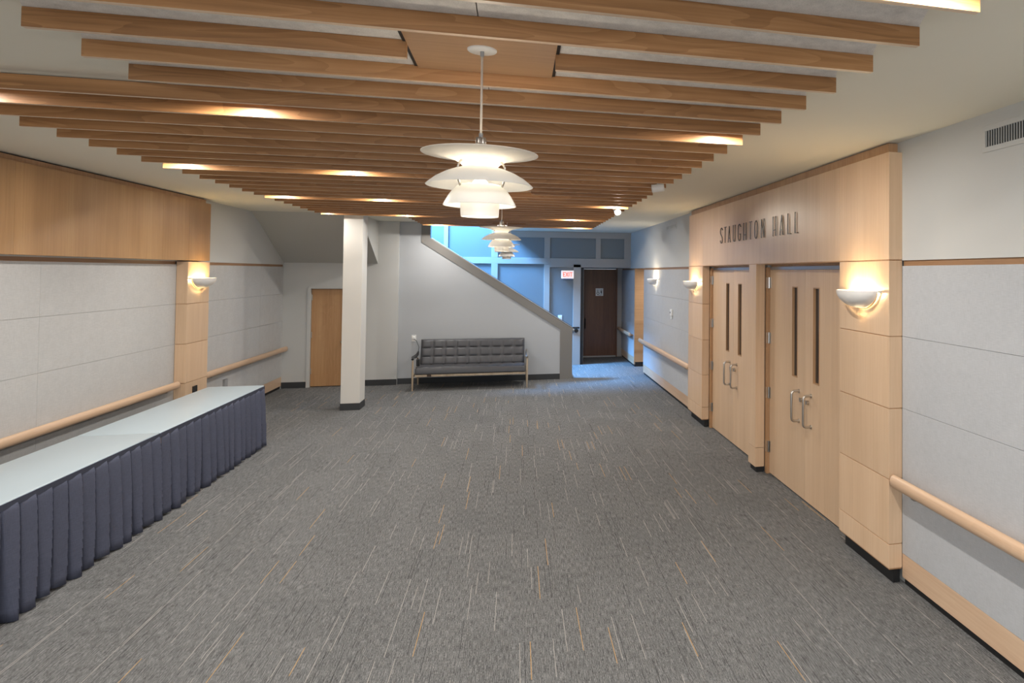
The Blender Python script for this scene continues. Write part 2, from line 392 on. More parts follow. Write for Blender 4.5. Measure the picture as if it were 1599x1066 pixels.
# ------------------------------------------------------------------ stair wall (sofa wall) with sloped taupe trim
bm = bmesh.new()
prism(bm, [(-2.07, 0), (1.04, 0), (1.04, .955), (-1.56, 2.65), (-1.56, ZC), (-2.07, ZC)], 'Y', YS, YS+.12)
ws = obj('wall_stair', bm, PAINT2, kind='structure')
box('cove_base', -2.07, .83, YS-.009, YS, 0, .105, CHAR, ws)
bm = bmesh.new()
prism(bm, [(.83, 0), (1.062, 0), (1.062, .972), (-1.545, 2.668), (-1.545, ZC-.001), (-1.70, ZC-.001), (-1.70, 2.59), (.83, .955)], 'Y', YS-.018, YS+.13)
obj('trim_1', bm, TAUPE, kind='structure')
bm = bmesh.new()
prism(bm, [(1.075, .972), (1.055, .995), (-1.52, 2.67), (-1.545, 2.66)], 'Y', YS-.022, YS+.135)
obj('trim_2', bm, mat('cap_paint', (.34, .33, .31), .4), kind='structure')
# staircase behind the wall
t = thing('staircase', 'carpeted stair rising to the left behind the sloped half wall', 'stairs', (1.0, YS+.13, 0))
rise, run = .17, .17/.647
for i in range(17):
    x = 1.0-i*run
    box('stair_step', x-run-.02, x, YS+.14, YF-.02, max(0, i*rise-.1), (i+1)*rise, CARPET, t)
t = thing('stair_handrail', 'slim metal handrail on dark brackets above the sloped half wall', 'handrail', (1.0, YS+.2, .95))
def L3(a, b, k): return tuple(a[i]+(b[i]-a[i])*k for i in range(3))
bm = bmesh.new(); tube(bm, [(-2.55, .03, 1.70), (.06, .03, .005), (.1, .03, -.03), (.1, .03, -.08)], .018, 10); obj('rail', bm, STEEL, t, smooth=True)
bm = bmesh.new(); tube(bm, [(-2.55, .06, 1.73), (.06, .06, .035)], .011, 8); obj('under_rail', bm, BPLAS, t, smooth=True)
for k in (.06, .3, .55, .8):
    p = L3((.06, .03, .0), (-2.55, .03, 1.69), k); bm = bmesh.new(); tube(bm, [p, (p[0], p[1], p[2]-.07)], .008, 6); obj('bracket', bm, BPLAS, t)
t = thing('wall_rail_end', 'short black rail end with round bracket on the blue wall beside the dark door', 'handrail', (1.1, YF-.06, .83))
bm = bmesh.new(); tube(bm, [(-.02, 0, .03), (.04, 0, -.005), (.27, 0, -.005)], .018, 8); obj('rail', bm, BPLAS, t, smooth=True)
bm = bmesh.new(); bmesh.ops.create_cone(bm, cap_ends=True, segments=16, radius1=.045, radius2=.045, depth=.05)
bmesh.ops.rotate(bm, verts=bm.verts, matrix=Matrix.Rotation(PI/2, 3, 'X')); obj('bracket_disc', bm, BPLAS, t, (.2, .03, -.07))

# ------------------------------------------------------------------ blue panelled wall behind the stair, far alcove
ZT = 5.3
bm = bmesh.new()
B(bm, -4.0, 1.39, YF, YF+.1, 0, ZT); B(bm, 1.39, XR, YF, YF+.1, 2.165, ZC)
wf = obj('wall_panelled', bm, BLUEP, kind='structure')
pr = .03
xs_ = [(-4.0, -3.9), (-2.62, -2.49), (-1.505, -1.42), (-.53, -.395), (.585, .71), (1.715, 1.828), (2.36, XR)]
def PB(n, x0, x1, z0, z1): return box(n, x0, x1, YF-pr, YF, z0, z1, STILE, wf, bev=.003)
for i, (a, b) in enumerate(xs_):
    top = ZT if b < 0 else ZC
    if i < 5: PB('stile', a, b, 0, 2.232); PB('stile', a, b, 2.365, 2.82 if b > -.2 else top)
    else: PB('stile', a, b, 2.365, 2.82)
PB('stile', 1.225, 1.39, 0, 2.232)
for (x0, x1) in ((-3.9, -2.62), (-2.49, -1.505), (-1.42, -.53), (-.395, .585), (.71, XR)):
    pass
PB('rail', -3.99, .71, 2.2325, 2.3645); PB('rail', .71, XR, 2.167, 2.3645)
for (x0, x1) in ((-.395, XR),): PB('rail', x0, x1, 2.82, ZC-.002)
PB('rail', -3.9, -.53, 4.0, 4.13)
# far alcove: side wall, back wall and dark door
bm = bmesh.new(); B(bm, 1.37, 1.47, YF+.1, YD+.2, 0, ZC); B(bm, 1.47, 1.575, YD, YD+.2, 0, 2.25); B(bm, 2.38, XR+.05, YD, YD+.2, 0, 2.25); B(bm, 1.575, 2.38, YD, YD+.2, 2.14, 2.25)
B(bm, 1.47, XR-.002, YF+.1, YD, 2.165, 2.25)
obj('wall_alcove', bm, STILE, kind='structure')
bm = bmesh.new(); B(bm, 1.392, 1.455, YF-.004, YF+.13, 0, 2.163)
obj('trim_3', bm, BLACK, kind='structure')
d = D.objects.new('door_4', None); COL.objects.link(d); d['kind'] = 'structure'; d.location = (1.58, YD, 0)
box('door_leaf', 1.585, 2.37, YD+.02, YD+.06, .03, 2.135, WALNUT, d, bev=.002)
box('door_frame', 1.55, 1.583, YD-.02, YD+.05, 0, 2.16, WALNUT, d); box('door_frame', 2.372, 2.40, YD-.02, YD+.05, 0, 2.16, WALNUT, d)
box('threshold', 1.583, 2.372, YD-.02, YD+.05, 0, .028, STEEL, d)
bm = bmesh.new(); tube(bm, [(.045, .02, .7), (.045, -.03, .7), (.045, -.03, .93), (.045, .02, .93)], .012, 8); obj('pull_handle', bm, BPLAS, d)
sg = thing('restroom_sign', 'small white square restroom sign with black pictograms on the dark door', 'sign', (1.87, YD+.012, 1.485))
box('plate', 1.87, 2.055, YD+.012, YD+.019, 1.485, 1.67, WPLAS, sg, bev=.002)
bm = bmesh.new()
tube(bm, [(.055+.028*math.cos(a), -.001, .065+.028*math.sin(a)) for a in [PI*.7+i*PI*1.3/10 for i in range(11)]], .005, 6)
tube(bm, [(.052, -.001, .125), (.052, -.001, .085), (.08, -.001, .083), (.092, -.001, .05)], .006, 6)
tube(bm, [(.052, -.001, .147), (.052, -.001, .133)], .009, 8)
obj('wheelchair_pictogram', bm, BPLAS, sg)
bm = bmesh.new(); prism(bm, [(.118, .075), (.155, .075), (.144, .13), (.129, .13)], 'Y', -.003, .001)
B(bm, .128, .134, -.003, .001, .04, .076); B(bm, .139, .145, -.003, .001, .04, .076)
tube(bm, [(.1365, -.001, .155), (.1365, -.001, .137)], .009, 8)
obj('figure_pictogram', bm, BPLAS, sg)
bm = bmesh.new()
for i in range(7): B(bm, .045+i*.014, .054+i*.014, -.002, .001, .018, .027)
obj('caption_marks', bm, BPLAS, sg)

# stairwell shaft with skylight
bm = bmesh.new()
B(bm, -4.1, HX1+.1, YS+.02, YS+.12, ZC+.12, ZT); B(bm, HX1, HX1+.1, YS+.12, YF+.1, ZC+.12, ZT); B(bm, -4.1, -4.0, YS+.12, YF+.1, 0, ZT)
B(bm, -4.1, -3.5, YS+.12, YF+.1, ZT, ZT+.1); B(bm, -1.5, HX1+.1, YS+.12, YF+.1, ZT, ZT+.1)
obj('wall_shaft', bm, PAINT2, kind='structure')
wn = D.objects.new('window_1', None); COL.objects.link(wn); wn['kind'] = 'structure'; wn.location = (-3.5, YS+.12, ZT)
for y in (YS+.12, YF-.05): box('window_frame', -3.5, -1.5, y, y+.05, ZT, ZT+.08, TAUPE, wn)
for x in (-3.5, -2.52, -1.55): box('window_frame', x, x+.05, YS+.17, YF-.05, ZT, ZT+.08, TAUPE, wn)

# ------------------------------------------------------------------ unseen wall behind the camera, window added to let in fill light
bm = bmesh.new(); B(bm, XL-.2, -3.6, YN-.1, YN, 0, ZC); B(bm, 2.1, XR+.2, YN-.1, YN, 0, ZC); B(bm, -3.6, 2.1, YN-.1, YN, 0, .9); B(bm, -3.6, 2.1, YN-.1, YN, 2.75, ZC)
obj('wall_front', bm, PAINT, kind='structure')
wn = D.objects.new('fill_window', None); COL.objects.link(wn); wn['kind'] = 'structure'; wn.location = (-3.6, YN-.1, .9)
for x in (-3.6, -2.2, -.8, .6, 2.05): box('window_frame', x, x+.05, YN-.08, YN-.02, .9, 2.75, TAUPE, wn)

# ------------------------------------------------------------------ double doors
def double_door(idx, y0, y1):
    yc = (y0+y1)/2
    d = D.objects.new('door_%d' % idx, None); COL.objects.link(d); d['kind'] = 'structure'; d.location = (XD, yc, 0)
    jw = .055
    for a, b in ((y0, y0+jw), (y1-jw, y1)): box('door_frame', XD-.03, XD+.1, a, b, 0, 2.125, MAPLE_E, d, bev=.002)
    box('door_frame', XD+.012, XD+.1, y0+jw, y1-jw, 2.12, ZH, MAPLE_E, d)
    box('closer_channel', XD+.004, XD+.05, y0+jw, y1-jw, 2.10, 2.13, mat('channel_grey', (.35, .36, .38), .35, .6), d)
    for sgn in (-1, 1):
        a, b = (yc+.0015, y1-jw-.003) if sgn > 0 else (y0+jw+.003, yc-.0015)
        wy = yc+sgn*.24; wa, wb = wy-.065, wy+.065
        z0, z1, wz0, wz1 = .014, 2.098, 1.09, 1.94
        bm = bmesh.new()
        # leaf with an opening for the vision panel
        B(bm, 0, .045, a-yc, wa-yc, z0, z1); B(bm, 0, .045, wb-yc, b-yc, z0, z1)
        B(bm, 0, .045, wa-yc, wb-yc, z0, wz0); B(bm, 0, .045, wa-yc, wb-yc, wz1, z1)
        bmesh.ops.remove_doubles(bm, verts=bm.verts, dist=1e-5)
        leaf = obj('door_leaf', bm, MAPLE, d, (0, 0, 0))
        def sub(n, x0, x1, yy0, yy1, zz0, zz1, m, bev=0):
            bm = bmesh.new(); B(bm, x0, x1, yy0-yc, yy1-yc, zz0, zz1, bev); return obj(n, bm, m, leaf)
        sub('glass_pane', .02, .026, wa, wb, wz0, wz1, GLASSD)
        for q in ((wa, wa+.008, wz0, wz1), (wb-.008, wb, wz0, wz1), (wa+.008, wb-.008, wz0, wz0+.01), (wa+.008, wb-.008, wz1-.01, wz1)):
            sub('glazing_bead', -.003, .03, *q, MAPLE_E)
        hy = sgn*.135
        bm = bmesh.new(); r = .028
        pts = [(0, hy, .975)]+[(-.075+r-r*math.sin(k), hy, .975-r+r*math.cos(k)) for k in [i*PI/8 for i in range(5)]]
        pts += [(-.075+r-r*math.cos(k), hy, .70+r-r*math.sin(k)) for k in [i*PI/8 for i in range(5)]]+[(0, hy, .70)]
        tube(bm, pts, .0115, 12)
        for z in (.975, .70): tube(bm, [(-.006, hy, z), (0, hy, z)], .019, 14)
        smooth_angle(obj('pull_handle', bm, STEEL, leaf))
        bm = bmesh.new(); tube(bm, [(-.022, sgn*.07, .905), (0, sgn*.07, .905)], .021, 16)
        smooth_angle(obj('lock_cylinder', bm, STEEL, leaf))
        hyy = b if sgn > 0 else a
        for z in (1.965, 1.395, .832, .28):
            bm = bmesh.new(); tube(bm, [(-.012, hyy-yc, z-.057), (-.012, hyy-yc, z+.057)], .009, 8)
            B(bm, -.004, .0, min(0, -sgn*.03)+hyy-yc, max(0, -sgn*.03)+hyy-yc, z-.055, z+.055)
            B(bm, -.034, -.028, min(0, sgn*.028)+hyy-yc, max(0, sgn*.028)+hyy-yc, z-.055, z+.055)
            obj('hinge', bm, STEEL, leaf)
    return d
double_door(1, 4.86, 6.78); double_door(2, 7.0, 8.92)
box('wall_doors_backing', XD+.11, XD+.2, 4.8, 9.0, 0, ZH, BLACK, kind='structure')

# ------------------------------------------------------------------ steel letters on the fascia
ST = {
 'S': [[(1, .86), (.8, .97), (.5, 1), (.15, .93), (0, .78), (.1, .62), (.9, .36), (1, .2), (.8, .05), (.45, 0), (.15, .04), (0, .16)]],
 'T': [[(0, 1), (1, 1)], [(.5, 1), (.5, 0)]],
 'A': [[(0, 0), (.5, 1), (1, 0)], [(.2, .25), (.8, .25)]],
 'U': [[(0, 1), (0, .15), (.2, .02), (.5, 0), (.8, .02), (1, .15), (1, 1)]],
 'G': [[(1, .85), (.75, .98), (.4, 1), (.1, .9), (0, .7), (0, .25), (.12, .08), (.45, 0), (.8, .03), (1, .12), (1, .4), (.55, .4)]],
 'H': [[(0, 0), (0, 1)], [(1, 0), (1, 1)], [(0, .3), (1, .3)]],
 'O': [[(.5, 1), (.12, .9), (0, .68), (0, .3), (.12, .08), (.5, 0), (.88, .08), (1, .3), (1, .68), (.88, .9), (.5, 1)]],
 'N': [[(0, 0), (0, 1), (1, 0), (1, 1)]],
 'L': [[(0, 1), (0, 0), (1, 0)]],
}
LET = [('S', 8.06, 7.95), ('T', 7.905, 7.805), ('A', 7.74, 7.635), ('U', 7.545, 7.45), ('G', 7.36, 7.255), ('H', 7.17, 7.06), ('T', 6.98, 6.885),
       ('O', 6.805, 6.70), ('N', 6.605, 6.505), ('H', 6.275, 6.175), ('A', 6.09, 5.99), ('L', 5.895, 5.81), ('L', 5.725, 5.645)]
t = thing('hall_name_lettering', 'tall narrow brushed steel letters reading STAUGHTON HALL on the veneer band', 'lettering', (XP, 8.06, 2.425))
for ch, ya, yb in LET:
    bm = bmesh.new(); wd = (ya-yb)*.78; hh = .185; th = .0065
    for st in ST[ch]:
        P = [Vector((0, (p[0])*wd, p[1]*hh)) for p in st]
        for i in range(len(P)-1):
            a, b = P[i], P[i+1]; dd = (b-a).normalized(); n = Vector((0, -dd.z, dd.y))*th/2
            a = a-dd*th*.35; b = b+dd*th*.35
            vs = [bm.verts.new(q+Vector((x, 0, 0))) for x in (-.013, -.006) for q in (a+n, b+n, b-n, a-n)]
            for v in vs: v.co.y = -v.co.y
            for q in ((0, 1, 2, 3), (7, 6, 5, 4), (0, 4, 5, 1), (1, 5, 6, 2), (2, 6, 7, 3), (3, 7, 4, 0)): bm.faces.new([vs[k] for k in q])
    for yy, zz in ((ST[ch][0][0][0]*wd, ST[ch][0][0][1]*hh), (ST[ch][0][-1][0]*wd, ST[ch][0][-1][1]*hh)):
        tube(bm, [(-.007, -yy, zz), (0, -yy, zz)], .002, 5)
    bmesh.ops.recalc_face_normals(bm, faces=bm.faces[:])
    obj('letter', bm, LSTEEL, t, (0, ya-8.06, 0))

# ------------------------------------------------------------------ slatted ceiling
t = thing('slatted_ceiling', 'raft of long oak slats under grey felt panels along the ceiling', 'ceiling slats', (0, 0, 2.87))
SP, Y0 = .33, 1.81
XA, XW, XB = -1.615, -2.75, 1.37
def slat(x0, x1, i, cache={}):
    k = (round(x0, 3), round(x1, 3))
    if k not in cache:
        bm = bmesh.new(); B(bm, 0, x1-x0, 0, .024, 0, .068, .0012); o = obj('slat', bm, OAK, t, (x0, Y0+SP*i, 0)); cache[k] = o.data
        o.data.materials.append(OAKLIT)
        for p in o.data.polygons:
            if p.normal.z < -.9: p.material_index = 1  # bottom faces get the painted underside light
    else:
        o = D.objects.new('slat', cache[k]); COL.objects.link(o); o.parent = t; o.location = (x0, Y0+SP*i, 0)
    return o
PEND = [3, 17, 31]
for i in range(-6, 35):
    xl = XW if 6 <= i <= 28 else XA
    if i in PEND: slat(xl, -.415, i); slat(.14, XB, i)
    else: slat(xl, XB, i)
for i in range(-6, 34):                                           # felt panel of each bay, mitred at its ends
    y0, y1 = Y0+SP*i+.012, Y0+SP*(i+1)+.008
    xl = XW if 6 <= i+1 <= 28 and i >= 6 else XA
    if i == 6: y0 += .07
    for a, b in ((xl, -.142), (-.138, XB)):
        if i+1 in PEND or i in PEND:
            if a < -1: b = -.43
            else: a = .155
        bm = bmesh.new(); cl = .13 if a < -1 else 0; cr = .13 if b > 1 else 0
        prism(bm, [(a+cl, y0), (b-cr, y0), (b, y1), (a, y1)], 'Z', .0685, .085)
        obj('felt_panel', bm, FABC, t)
for i in PEND:
    box('mounting_plate', -.415, .14, Y0+SP*(i-1)+.028, Y0+SP*(i+1)-.004, 2.925, 2.94, OAKP, t, bev=.001)
    for x in (-.43, .14): box('plate_gap', x, x+.014, Y0+SP*(i-1)+.03, Y0+SP*(i+1)-.004, 2.932, 2.942, BLACK, t)

# downlights in the bays
n = 0
DL = [(-3, -1.45), (-3, 1.2), (0, -1.45), (0, 1.22), (7, -2.64), (7, -1.38), (7, 1.22), (14, -2.62), (14, -1.38), (21, -2.58), (21, -1.55), (21, 1.2), (28, -2.69), (28, -1.6), (28, .85), (34, -1.36), (34, 1.1)]
rowname = {-3: 'behind the camera', 0: 'before the nearest slats', 7: 'in the second row of bays', 14: 'above the middle of the tables', 21: 'halfway along the raft', 28: 'above the column row', 34: 'at the last slat'}
for i, x in DL:
    y = Y0+SP*i-.165
    side = 'far left' if x < -2 else 'left' if x < 0 else 'right'
    dl = thing('downlight', 'small lit downlight between slats %s, %s side' % (rowname[i], side), 'downlight', (x, y, 2.925), 'downlights between the slats')
    bm = bmesh.new(); lathe(bm, [(.03, 0), (.04, 0), (.042, .004), (.042, .012), (.03, .012)], 24); obj('trim_ring', bm, WPLAS, dl, smooth=False)
    bm = bmesh.new(); bmesh.ops.create_circle(bm, cap_ends=True, segments=20, radius=.03); bmesh.ops.reverse_faces(bm, faces=bm.faces)
    obj('lens', bm, BULB, dl, (0, 0, .006))
    light('downlight_lamp', 'AREA', (0, 0, -.006), P_DOWN*(1.3 if x > 0 else .35 if (i == 28 and x < -2) else .7 if i == 28 else 1), (1, .955, .90), .06, parent=dl)

# spotlight heads beside the raft
def spothead(name, label, x, y, dirn, lamp):
    t = thing(name, label, 'spotlight', (x, y, ZC), 'track spotlights')
    bm = bmesh.new(); lathe(bm, [(.0, 0), (.045, 0), (.045, -.02), (.0, -.02)], 20); obj('canopy', bm, WPLAS, t)
    bm = bmesh.new(); tube(bm, [(0, 0, -.02), (0, 0, -.075)], .01, 8); obj('stem', bm, WPLAS, t)
    dv = Vector(dirn).normalized(); c = Vector((0, 0, -.105))
    bm = bmesh.new(); tube(bm, [c-dv*.06, c-dv*.055, c+dv*.05, c+dv*.055], [.03, .038, .038, .042], 18); smooth_angle(obj('lamp_head', bm, WPLAS, t))
    bm = bmesh.new(); tube(bm, [c+dv*.056, c+dv*.060], .034, 18); obj('lens', bm, SBULB if lamp else STEEL, t)
    if lamp: light('spotlight_lamp', 'SPOT', tuple(c+dv*.07), 25, (1, .9, .75), .03, aim=tuple(c+dv), parent=t, spot=1.2)
spothead('track_spotlight', 'white spotlight head by the right slat ends, nearer one aimed left', 1.27, 6.33, (-1, .25, -.15), False)
spothead('track_spotlight', 'white spotlight head by the right slat ends, farther one glaring', 1.24, 8.85, (.1, -1, -.45), True)

# ------------------------------------------------------------------ pendant lamps
def arc(c, r, a0, a1, n): return [(c[0]+r*math.cos(a0+(a1-a0)*i/n), c[1]+r*math.sin(a0+(a1-a0)*i/n)) for i in range(n+1)]
def pendant(label, x, y, lit):
    t = thing('pendant_lamp', label, 'pendant lamp', (x, y, 2.272), 'tiered white pendant lamps')
    sm = lambda n, prof, m, seg=64: smooth_angle(obj(n, lathe(bmesh.new(), prof, seg), m, t), 50)
    sm('ceiling_canopy', [(0.001, .655), (.0555, .655), (.0555, .649), (.053, .646), (.001, .645)], WPLAS, 40)
    bm = bmesh.new(); tube(bm, [(0, 0, .64), (0, 0, .31)], .0045, 8)
    bm2 = obj('suspension_cord', bm, mat('cord_white', (.62, .55, .47), .5), t, smooth=True)
    bm = bmesh.new(); tube(bm, [(0, 0, .646), (0, 0, .625)], .0075, 10); obj('cord_grip', bm, GPLAS, t)
    bm = bmesh.new(); tube(bm, [(0, 0, .325), (0, 0, .305)], .008, 10); obj('cord_grip', bm, GPLAS, t)
    sm('hub', [(.001, .308), (.018, .308), (.02, .3), (.02, .285), (.028, .28), (.028, .262), (.001, .262)], STEEL, 24)
    top = [(.055, .178), (.062, .192), (.078, .208), (.105, .222), (.14, .232), (.18, .239), (.212, .243), (.218, .2435)]
    sm('top_shade', shell(top, .0022), SHADET)
    mid = [(.198, .118), (.19, .126), (.165, .147), (.13, .167), (.095, .181), (.07, .188), (.06, .189)]
    sm('middle_shade', shell(mid, -.0022), SHADE)
    low = [(.134, .042), (.128, .055), (.115, .079), (.1, .1), (.085, .115), (.075, .121), (.068, .123)]
    sm('lower_shade', shell(low, -.0022), SHADE)
    ring = [(.068, .0), (.069, .01), (.070, .03), (.071, .05)]
    sm('bottom_ring', shell(ring, -.002), SHADE)
    for k in range(3):
        a = 2*PI*k/3+PI/2+.14
        q = lambda r, z: (r*math.cos(a), r*math.sin(a), z)
        bm = bmesh.new(); tube(bm, [q(.08, .214), q(.09, .205), q(.098, .19), q(.1, .178)], .004, 6)
        tube(bm, [q(.1, .178), q(.102, .16), q(.098, .14), q(.088, .113)], .004, 6)
        tube(bm, [q(.088, .113), q(.078, .08), q(.071, .05)], .0025, 6)
        tube(bm, [q(.02, .28), q(.05, .262), q(.1, .224)], .0025, 6)
        obj('strut', bm, STEEL, t, smooth=True)
    bm = bmesh.new(); bmesh.ops.create_uvsphere(bm, u_segments=20, v_segments=14, radius=.034)
    obj('bulb', bm, BULB if lit else SHADE, t, (0, 0, .115), smooth=True)
    bm = bmesh.new(); tube(bm, [(0, 0, .263), (0, 0, .252)], .012, 14); obj('lamp_holder', bm, WPLAS, t)
    # added disc that blocks the upper lamp from the lower shades
    sm('light_stop', [(.001, .182), (.054, .182), (.054, .185), (.001, .185)], SHADE)
    if lit:
        light('pendant_lamp_light', 'POINT', (0, 0, .085), P_PEND*.10, (1, .9, .76), .03, parent=t)
        light('pendant_lamp_light', 'POINT', (0, 0, .150), P_PEND*.055, (1, .9, .76), .02, parent=t)
        light('pendant_lamp_light', 'POINT', (0, 0, .236), P_PEND*.55, (1, .9, .76), .02, parent=t)
    return t
pendant('large white tiered pendant lamp, nearest, hanging from the wooden ceiling plate', -.141, 2.80, True)
pendant('white tiered pendant lamp hanging behind the nearest one, halfway along the ceiling', -.155, 7.42, True)
pendant('farthest tiered pendant lamp, mostly hidden, unlit beige shades before the blue wall', -.165, 12.04, False)

# ------------------------------------------------------------------ wall sconces
def sconce(label, xw, side, yc, zr=1.945, power=1.0, col=(1, .78, .46)):
    """side +1: on the right wall, bowl faces -X"""
    t = thing('wall_sconce', label, 'wall lamp', (xw, yc, zr), 'ceramic half-bowl sconces')
    HW, DP, HT = .255, .135, .125
    bm = bmesh.new(); U, V = 32, 12; th = .006
    def grid(sc_):
        g = []
        for j in range(V+1):
            ph = j/V*PI*.5; row = []
            for i in range(U+1):
                a = PI*i/U
                k = math.cos(ph)**1.05
                row.append(bm.verts.new((-side*(.028+DP*sc_*math.sin(a)*k), HW*sc_*math.cos(a)*k, -HT*sc_*math.sin(ph)-(0 if sc_ == 1 else 0))))
            g.append(row)
        return g
    g0, g1 = grid(1.0), grid(.955)
    for j in range(V):
        for i in range(U):
            bm.faces.new((g0[j][i], g0[j][i+1], g0[j+1][i+1], g0[j+1][i])); bm.faces.new((g1[j][i], g1[j+1][i], g1[j+1][i+1], g1[j][i+1]))
    for i in range(U): bm.faces.new((g0[0][i], g1[0][i], g1[0][i+1], g0[0][i+1]))
    for j in range(V):
        for i in (0, U): bm.faces.new((g0[j][i], g0[j+1][i], g1[j+1][i], g1[j][i]))
    bmesh.ops.remove_doubles(bm, verts=bm.verts, dist=1e-5); bmesh.ops.recalc_face_normals(bm, faces=bm.faces[:])
    smooth_angle(obj('bowl', bm, CERAM, t), 50)
    bm = bmesh.new()                                             # flat lip that reaches the wall at both ends
    for s_ in (-1, 1):
        bm.free() if s_ > 0 else None
        bm = bmesh.new(); B(bm, min(0, -side*.032), max(0, -side*.032), min(s_*(HW-.045), s_*(HW+.012)), max(s_*(HW-.045), s_*(HW+.012)), -.012, 0)
        obj('lip', bm, CERAM, t); bm = bmesh.new()
    bm = bmesh.new()                                             # curved bracket following the bowl's edge along the wall
    tube(bm, [(-side*.012, (HW-.03)*math.cos(a), -(HT+.004)*math.sin(a)) for a in [PI*i/24 for i in range(25)]], .0055, 6)
    smooth_angle(obj('bracket_arc', bm, mat('brass_arc', (.42, .30, .16), .4, .6), t))
    bm = bmesh.new(); B(bm, min(-side*.001, -side*.03), max(-side*.001, -side*.03), -.05, .05, -.07, -.03); obj('mounting_box', bm, WPLAS, t)
    for s_ in (-1, 1):
        bm = bmesh.new(); tube(bm, [(-side*.07, s_*.04, -.045), (-side*.07, s_*.12, -.045)], .011, 10); obj('lamp_tube', bm, SBULB, t)
        light('sconce_lamp', 'POINT', (-side*.07, s_*.085, -.02), P_SCONCE*power*.42, col, .012, parent=t)
    light('sconce_lamp', 'POINT', (-side*.035, 0, -.16), P_SCONCE*power*.03, col, .05, parent=t)
sconce('white half-bowl sconce on the nearest right pilaster', XP, 1, 4.49)
sconce('white half-bowl sconce on the right pilaster beyond the double doors', XP, 1, 9.32)
sconce('white half-bowl sconce on the pale fabric wall near the far alcove', XR, 1, 12.6, power=1.1, col=(1, .85, .6))
sconce('white half-bowl sconce on the left pilaster above the tables', XLP, -1, 9.88, zr=1.955, col=(1, .74, .34))

# ------------------------------------------------------------------ handrails
def handrail(label, xc, y0, y1, wallx, r0, r1):
    t = thing('wall_handrail', label, 'handrail', (xc, y0, .695))
    n = 5; ln = y1-y0; pts = []; rs = []
    def cap(sgn, at):
        for i in range(n+1):
            a = PI/2*i/n
            yield (at-sgn*.03*(1-math.sin(a))*1.0, max(.004, math.cos(PI/2-a)))
    ys = []
    if r0: ys += [(.03*(1-math.cos(PI/2*i/n)), max(.08, math.sin(PI/2*i/n))) for i in range(n+1)]
    else: ys += [(0, 1)]
    if r1: ys += [(ln-.03*(1-math.sin(PI/2-PI/2*i/n))-(0 if i else 0), max(.08, math.cos(PI/2*i/n))) for i in range(n+1)] if False else [(ln-.03+.03*math.sin(PI/2*i/n), max(.08, math.cos(PI/2*i/n))) for i in range(n+1)]
    else: ys += [(ln, 1)]
    bm = bmesh.new(); tube(bm, [(0, y, 0) for y, k in ys], [.043*k for y, k in ys], 20, ry=.028, refup=(0, 0, 1))
    smooth_angle(obj('rail', bm, MAPLE_Y, t), 40)
    s_ = 1 if wallx > xc else -1
    k = max(2, int(ln/1.4)+1)
    box('backing_strip', xc+s_*.02, wallx-s_*.002, y0+.06, y1-.06, .665, .69, MAPLE_E, t)
    for i in range(k):
        y = y0+.25+(ln-.5)*i/(k-1)
        box('bracket', xc, wallx-s_*.001, y-.02, y+.02, .64, .668, STEEL, t)
handrail('rounded pale wooden handrail on the near right wall panels', XR-.085, YN+.1, 4.12, XR, False, True)
handrail('rounded pale wooden handrail on the far right wall beyond the doors', XR-.085, 9.72, 13.86, XR, True, True)
handrail('short pale wooden handrail on the wall next to the dark restroom door', XR-.085, 15.08, YD-.03, XR, True, True)
handrail('rounded pale wooden handrail on the left wall behind the skirted tables', XL+.085, YN+.1, 9.5, XL, False, True)
handrail('rounded pale wooden handrail on the left wall between pilaster and rear corner', XL+.085, 10.2, 13.46, XL, False, True)

# ------------------------------------------------------------------ tables with skirts
TZ = .70; TXF, TXB = -2.855, -3.44
def table(label, y0, y1):
    t = thing('folding_table', label, 'table', (TXB, y0, 0), 'long skirted tables')
    bm = bmesh.new(); B(bm, 0, TXF-TXB, .004, y1-y0-.004, TZ-.028, TZ, .009); o = obj('tabletop', bm, TTOP, t); smooth_angle(o, 60)
    for yy in (.35, y1-y0-.35):
        for xx in (.08, TXF-TXB-.08):
            bm = bmesh.new(); tube(bm, [(xx, yy, 0), (xx, yy, TZ-.03)], .013, 8); obj('leg', bm, GPLAS, t)
        box('leg_brace', TXB+.08, TXF-.08, y0+yy-.01, y0+yy+.01, .3, .32, GPLAS, t)
    return t
table('white-topped narrow folding table with navy skirt, nearest on the left', 4.30, 6.74)
table('white-topped narrow folding table with navy skirt, farther one ending by the pilaster', 6.74, 9.22)
